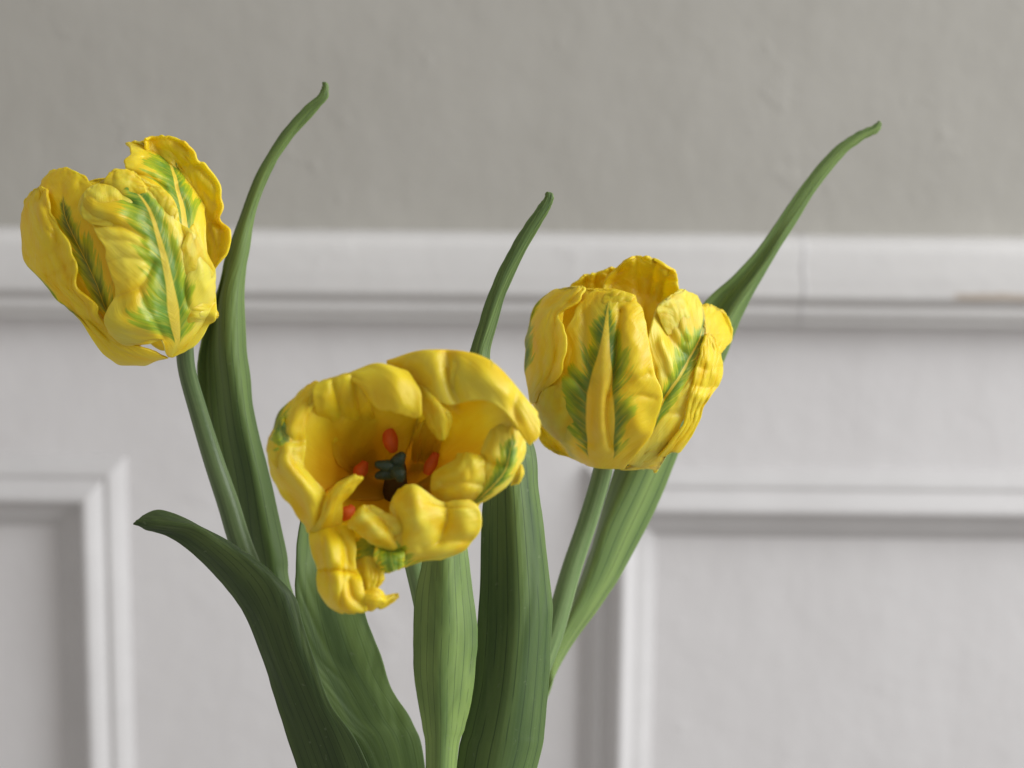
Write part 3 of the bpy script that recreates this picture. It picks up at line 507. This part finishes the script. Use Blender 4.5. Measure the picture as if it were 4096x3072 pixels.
PM([[(700, 1180, -60), (760, 1240, -30), (860, 1230, -30)], [(680, 1290, 10), (760, 1300, 40), (860, 1270, 20)], [(720, 1360, 0), (780, 1372, 20), (845, 1340, 0)]], seed=83, wr=5, jit=10, mat=dict(flame=0.6, v0=-0.2, v1=1.2, uc=0.6, rib=0.0, pale=0.3))
k = NT('anther_red'); n1 = k.noise(k.obj(), 300.0)
k.set(Base_Color=k.mix(n1, (0.76, 0.085, 0.006), (0.82, 0.17, 0.012)), Roughness=0.6); k.bump(n1, 0.3, 0.0006); ANTH = k.m
k = NT('pistil_green'); n1 = k.noise(k.obj(), 220.0)
k.set(Base_Color=k.mix(n1, (0.012, 0.026, 0.016), (0.04, 0.075, 0.04)), Roughness=0.5); k.bump(n1, 0.3, 0.0006); PIST = k.m
k = NT('pistil_dark'); k.set(Base_Color=k.mix(k.noise(k.obj(), 250.0), (0.02, 0.013, 0.010), (0.045, 0.022, 0.014)), Roughness=0.55); PDARK = k.m
def anther(x, y, r, wx, hy, ang):
    rows = [[(-.25, 1.0), (.1, 1.1), (.3, .9)], [(-.9, .5), (0, .55, .5), (.75, .6)], [(-1, .05), (0, 0, .6), (1, -.1)], [(-.45, -.6), (.1, -.6, .4), (.6, -.7)], [(.02, -1.3), (.06, -1.35), (.1, -1.3)]]
    c, s = math.cos(ang), math.sin(ang); out = []
    for rw in rows:
        out.append([(x + q[0] * wx * c - q[1] * hy * s, y + q[0] * wx * s + q[1] * hy * c, r + (q[2] * wx if len(q) > 2 else 0)) for q in rw])
    out = [[(q[0], q[1], deep(q[2])) for q in r_] for r_ in out]
    return surface('anther', fM, out, tm, ANTH, nu=15, nv=21, wr=3, ruf=4, jit=14, rib=6, thick=0.0022)
anther(770, 588, -320, 34, 70, -0.25); anther(596, 770, -330, 30, 40, 0.5); anther(1012, 735, -330, 24, 56, 0.45); anther(515, 1022, -230, 30, 38, 0.8); 
def blob(bm, c, ax, rad, M=None):
    q = bmesh.ops.create_icosphere(bm, subdivisions=3, radius=1.0)['verts']
    z = Vector(ax).normalized(); R = z.to_track_quat('Z', 'Y').to_matrix()
    for v in q:
        n = 1 + 0.10 * noise.noise(v.co * 1.7 + Vector(c) * 300)
        v.co = R @ Vector((v.co.x * rad[0] * n, v.co.y * rad[1] * n, v.co.z * rad[2] * n)) + Vector(c)
def pistil():
    o = None
    bm = bmesh.new(); b0 = fM.at(800, 900, deep(-420)) - tm.location; b1 = fM.at(808, 760, deep(-270)) - tm.location
    u_ = fM.mm(1)
    for i in range(13):
        f = i / 12; blob(bm, b0.lerp(b1, f), b1 - b0, (u_ * (80 - 18 * f), u_ * (80 - 18 * f), u_ * 45))
    me = bpy.data.meshes.new('pistil'); bm.to_mesh(me); bm.free()
    for p in me.polygons: p.use_smooth = True
    me.materials.append(PDARK)
    o = bpy.data.objects.new('pistil', me); COL.objects.link(o); o.parent = tm
    for pts in ([(800, 765, -240), (755, 748, -215), (705, 738, -215)], [(800, 755, -240), (818, 715, -215), (838, 685, -215)], [(795, 760, -240), (822, 790, -200), (830, 820, -200)], [(795, 775, -240), (750, 792, -225), (705, 803, -230)]):
        bm = bmesh.new(); q = cr(pts, 7)
        for i, c in enumerate(q): blob(bm, fM.at(c[0], c[1], deep(c[2])) - tm.location, (0, 0, 1), (u_ * (58 - 5.0 * i), u_ * (36 - i), u_ * (52 - 4.6 * i)))
        me = bpy.data.meshes.new('stigma_lobe'); bm.to_mesh(me); bm.free()
        for p in me.polygons: p.use_smooth = True
        me.materials.append(PIST)
        s = bpy.data.objects.new('stigma_lobe', me); COL.objects.link(s); s.parent = o
pistil()

# ================================================================== LEAVES
def leaf(parent, D, rows, seed, tone=1.0, veins=9.0, wr=2.0, ruf=3.0, jit=3.0, nu=33, nv=90, rib=0.0, **kw):
    return surface('leaf', P(D), rows, parent, leaf_mat(seed, tone, veins, **kw), nu=nu, nv=nv, wr=wr, ruf=ruf, jit=jit, thick=0.0009, rib=rib, seed=seed)
# tall leaf beside the left bloom: a channel the stem lies in
leaf(tl, 0.80, [[(850, 2080, 0), (870, 2080, -20), (890, 2080, -25), (910, 2080, -10), (930, 2080, 0)], [(640, 1600, -20), (680, 1600, -40), (720, 1600, -20), (750, 1600, 0), (775, 1600, -10)],
     [(520, 1230, -30), (540, 1260, -28), (570, 1270, -20), (605, 1280, 20), (636, 1290, 0)], [(505, 1170, -30), (515, 1180, -28), (540, 1190, -10), (582, 1190, 25), (618, 1190, 0)], [(448, 1003, -20), (478, 1030, -28), (522, 1045, 10), (555, 1040, 30), (584, 1037, 0)],
     [(432, 905, -20), (462, 915, -28), (500, 930, 20), (528, 915, 35), (552, 907, 5)], [(428, 818, -10), (455, 820, -26), (486, 818, 30), (515, 818, 38), (540, 818, 5)], [(433, 743, -5), (455, 740, -20), (479, 743, 32), (508, 743, 36), (532, 743, 5)],
     [(466, 640, 10), (474, 640, 0), (484, 635, 25), (508, 630, 28), (527, 627, 5)], [(489, 555, 5), (499, 550, 14), (513, 545, 22), (527, 540, 18), (539, 533, 2)], [(519, 470), (526, 468, 8), (536, 464, 14), (545, 460, 10), (553, 450)],
     [(559, 367), (566, 368, 5), (573, 370, 8), (579, 372, 5), (584, 374)], [(608, 288), (614, 291, 4), (619, 294, 6), (624, 298, 4), (629, 301)], [(655, 235), (660, 238, 3), (665, 242, 4), (669, 246, 3), (674, 250)], [(686, 207), (691, 209, 3), (695, 212, 4), (700, 214, 3), (705, 215)], [(696, 190), (699, 191, 2), (702, 192, 3), (706, 193, 2), (709, 194)], [(697, 178), (699, 177, 1), (702, 177, 2), (704, 178, 1), (706, 180)]], 1.0, 1.15, nv=130, deep=(0.07, 0.115, 0.036))
# drooping leaf
leaf(tl, 0.745, [[(780, 2080, -60), (860, 2080, -30), (930, 2080, -60)], [(641, 1659, -45), (690, 1650, -10), (740, 1650, 18), (800, 1659, 25)], [(595, 1514, -45), (635, 1510, -8), (680, 1510, 18), (715, 1520, 22)], [(569, 1427, -42), (600, 1420, -5), (640, 1410, 20), (680, 1425, 18)],
     [(538, 1347, -36), (570, 1335, 0), (610, 1320, 22), (652, 1335, 14)], [(507, 1295, -28), (540, 1280, 8), (585, 1262, 24), (634, 1286, 10)], [(463, 1242, -20), (500, 1228, 16), (540, 1215, 26), (578, 1228, 8)], [(419, 1198, 0), (450, 1182, 30), (480, 1172, 30), (503, 1177, 5)],
     [(370, 1162, -6), (402, 1150, 18), (428, 1140, 26), (446, 1146, -26)], [(338, 1148, -4), (360, 1140, 16), (378, 1130, 24), (395, 1119, -34)], [(314, 1142, -2), (330, 1136, 12), (345, 1126, 16), (358, 1104, -34)], [(300, 1137, 0), (310, 1132, 6), (322, 1124, 8), (334, 1103, -28)], [(287, 1132, 0), (291, 1128, 2), (298, 1123, -4), (306, 1117, -12)]], 2.0, 0.58, 10.0, jit=3.5)
# broad leaf behind it, its hollow side facing the room
leaf(tm, 0.775, [[(900, 2080, 0), (930, 2080, -30), (960, 2080, 0)], [(797, 1665, 20), (830, 1660, 8), (875, 1655, -8), (919, 1659, -20)], [(731, 1558, 28), (770, 1550, 10), (830, 1550, -8), (892, 1560, -22)], [(687, 1475, 30), (725, 1470, 10), (785, 1470, -8), (845, 1485, -24)], [(664, 1420, 30), (700, 1415, 10), (755, 1405, -8), (826, 1420, -24)],
     [(642, 1325, 30), (675, 1320, 10), (725, 1310, -8), (790, 1325, -24)], [(637, 1264, 28), (670, 1255, 10), (715, 1240, -8), (775, 1240, -22)], [(643, 1180, 20), (672, 1175, -10), (705, 1170, -30), (745, 1170, -10)], [(652, 1110, 10), (670, 1105, -5), (690, 1100, -15), (715, 1100, -5)], [(668, 1040, 0), (678, 1036, -5), (688, 1034, -6), (700, 1036, 0)], [(686, 1000), (688, 999), (690, 999), (693, 1000)]], 3.0, 1.1, 5.0, vs=0.15, light=(0.145, 0.22, 0.062))
# pale leaf in front of the middle stem
leaf(tm, 0.735, [[(915, 2080, -10), (940, 2080, 10), (965, 2080, -10)], [(920, 1659, -10), (952, 1659, 16), (986, 1659, -10)], [(913, 1572, -10), (955, 1570, 20), (1003, 1572, -12)], [(902, 1501, -10), (955, 1500, 24), (1018, 1510, -14)], [(893, 1440, -12), (955, 1440, 26), (1027, 1450, -16)], [(893, 1365, -14), (958, 1365, 26), (1031, 1372, -18)], [(898, 1282, -16), (958, 1282, 24), (1021, 1282, -20)], [(914, 1205, -20), (960, 1200, 16), (1009, 1185, -24)], [(935, 1110, -30), (962, 1105, 0), (990, 1100, -30)], [(955, 1040, -40), (965, 1035, -30), (975, 1035, -40)]], 4.0, 1.3, 9.0, light=(0.175, 0.255, 0.07), deep=(0.085, 0.14, 0.04))
# big ribbed leaf whose tip rises behind the open bloom
leaf(tr, 0.755, [[(935, 2080, -10), (985, 2080, 20), (1035, 2080, -10)], [(984, 1665, -20), (1020, 1660, 10), (1075, 1660, 35), (1125, 1660, 20), (1159, 1665, -15)], [(1003, 1580, -20), (1040, 1580, 15), (1090, 1580, 38), (1140, 1580, 22), (1176, 1580, -15)], [(1022, 1480, -20), (1060, 1480, 15), (1105, 1480, 40), (1150, 1480, 24), (1185, 1480, -15)],
     [(1032, 1361, -20), (1070, 1361, 12), (1115, 1361, 40), (1158, 1361, 26), (1191, 1350, -15)], [(1036, 1264, -20), (1072, 1264, 10), (1115, 1264, 38), (1155, 1264, 25), (1188, 1264, -15)], [(1040, 1141, -22), (1073, 1141, 6), (1110, 1141, 32), (1145, 1141, 20), (1175, 1141, -15)], [(1045, 1053, -25), (1073, 1053, 0), (1105, 1053, 25), (1135, 1053, 12), (1163, 1053, -20)], [(1040, 960, -35), (1066, 960, -15), (1096, 960, 5), (1124, 960, -5), (1153, 960, -30)],
     [(1020, 860, -55), (1038, 858, -42), (1060, 856, -30), (1082, 856, -38), (1105, 858, -52)], [(1012, 780, -75), (1024, 780, -66), (1035, 780, -58), (1047, 780, -64), (1058, 780, -75)], [(1035, 697, -80), (1045, 698, -74), (1054, 699, -68), (1063, 700, -74), (1073, 702, -80)], [(1070, 600, -80), (1078, 602, -75), (1086, 604, -71), (1095, 606, -75), (1103, 608, -80)], [(1118, 510, -78), (1125, 513, -74), (1132, 516, -71), (1139, 519, -74), (1146, 522, -78)], [(1158, 452, -76), (1164, 454, -73), (1170, 457, -71), (1176, 460, -73), (1182, 463, -76)], [(1176, 428, -75), (1181, 429, -73), (1185, 430, -72), (1190, 431, -73), (1195, 433, -75)], [(1180, 416, -75), (1183, 415, -74), (1187, 415, -73), (1190, 416, -74), (1194, 419, -75)]], 5.0, 1.05, 8.0, wr=3.0, nv=130)
# long leaf behind the right bloom
leaf(tr, 0.83, [[(1000, 2080, 10), (1020, 2080, -10), (1040, 2080, -10), (1060, 2080, 10)], [(1120, 1600, 10), (1130, 1600, -10), (1142, 1600, -5), (1155, 1600, 10)], [(1168, 1470, 10), (1174, 1480, -10), (1180, 1484, 0), (1190, 1486, 10)], [(1186, 1412, -15), (1192, 1418, 15), (1198, 1430, 12), (1206, 1442, -10)], [(1214, 1350, -20), (1220, 1354, 22), (1229, 1370, 16), (1238, 1388, -14)], [(1243, 1279, -25), (1256, 1284, 26), (1273, 1298, 20), (1292, 1315, -18)],
     [(1268, 1215, -30), (1282, 1215, 28), (1308, 1232, 22), (1336, 1250, -20)], [(1292, 1140, -30), (1310, 1132, 30), (1344, 1148, 24), (1383, 1165, -20)], [(1326, 1018, -30), (1358, 1026, 26), (1394, 1042, 22), (1433, 1060, -20)], [(1385, 880, 0), (1415, 885, 10), (1455, 900, 22), (1492, 920, -10)], [(1455, 750, 0), (1490, 755, -10), (1525, 770, 20), (1562, 785, 0)], [(1522, 652, 0), (1550, 662, -20), (1576, 676, 16), (1600, 690, 0)], [(1587, 593, 0), (1604, 602, -12), (1620, 614, 10), (1634, 622, 0)], [(1640, 535, 0), (1652, 543, -6), (1664, 550, 8), (1672, 556, 0)], [(1689, 462, 0), (1700, 468, 4), (1711, 474, 6), (1719, 480, 0)], [(1748, 380, 0), (1756, 385, 4), (1765, 391, 5), (1772, 396, 0)], [(1805, 318), (1811, 324, 3), (1817, 330, 4), (1822, 336)], [(1850, 287), (1854, 293, 3), (1857, 299, 3), (1860, 304)], [(1886, 272), (1889, 277, 2), (1892, 282, 2), (1895, 286)], [(1899, 262), (1901, 262, 1), (1903, 264, 1), (1905, 267)]], 6.0, 1.3, 7.0, nv=130, light=(0.19, 0.27, 0.085), deep=(0.085, 0.14, 0.045))
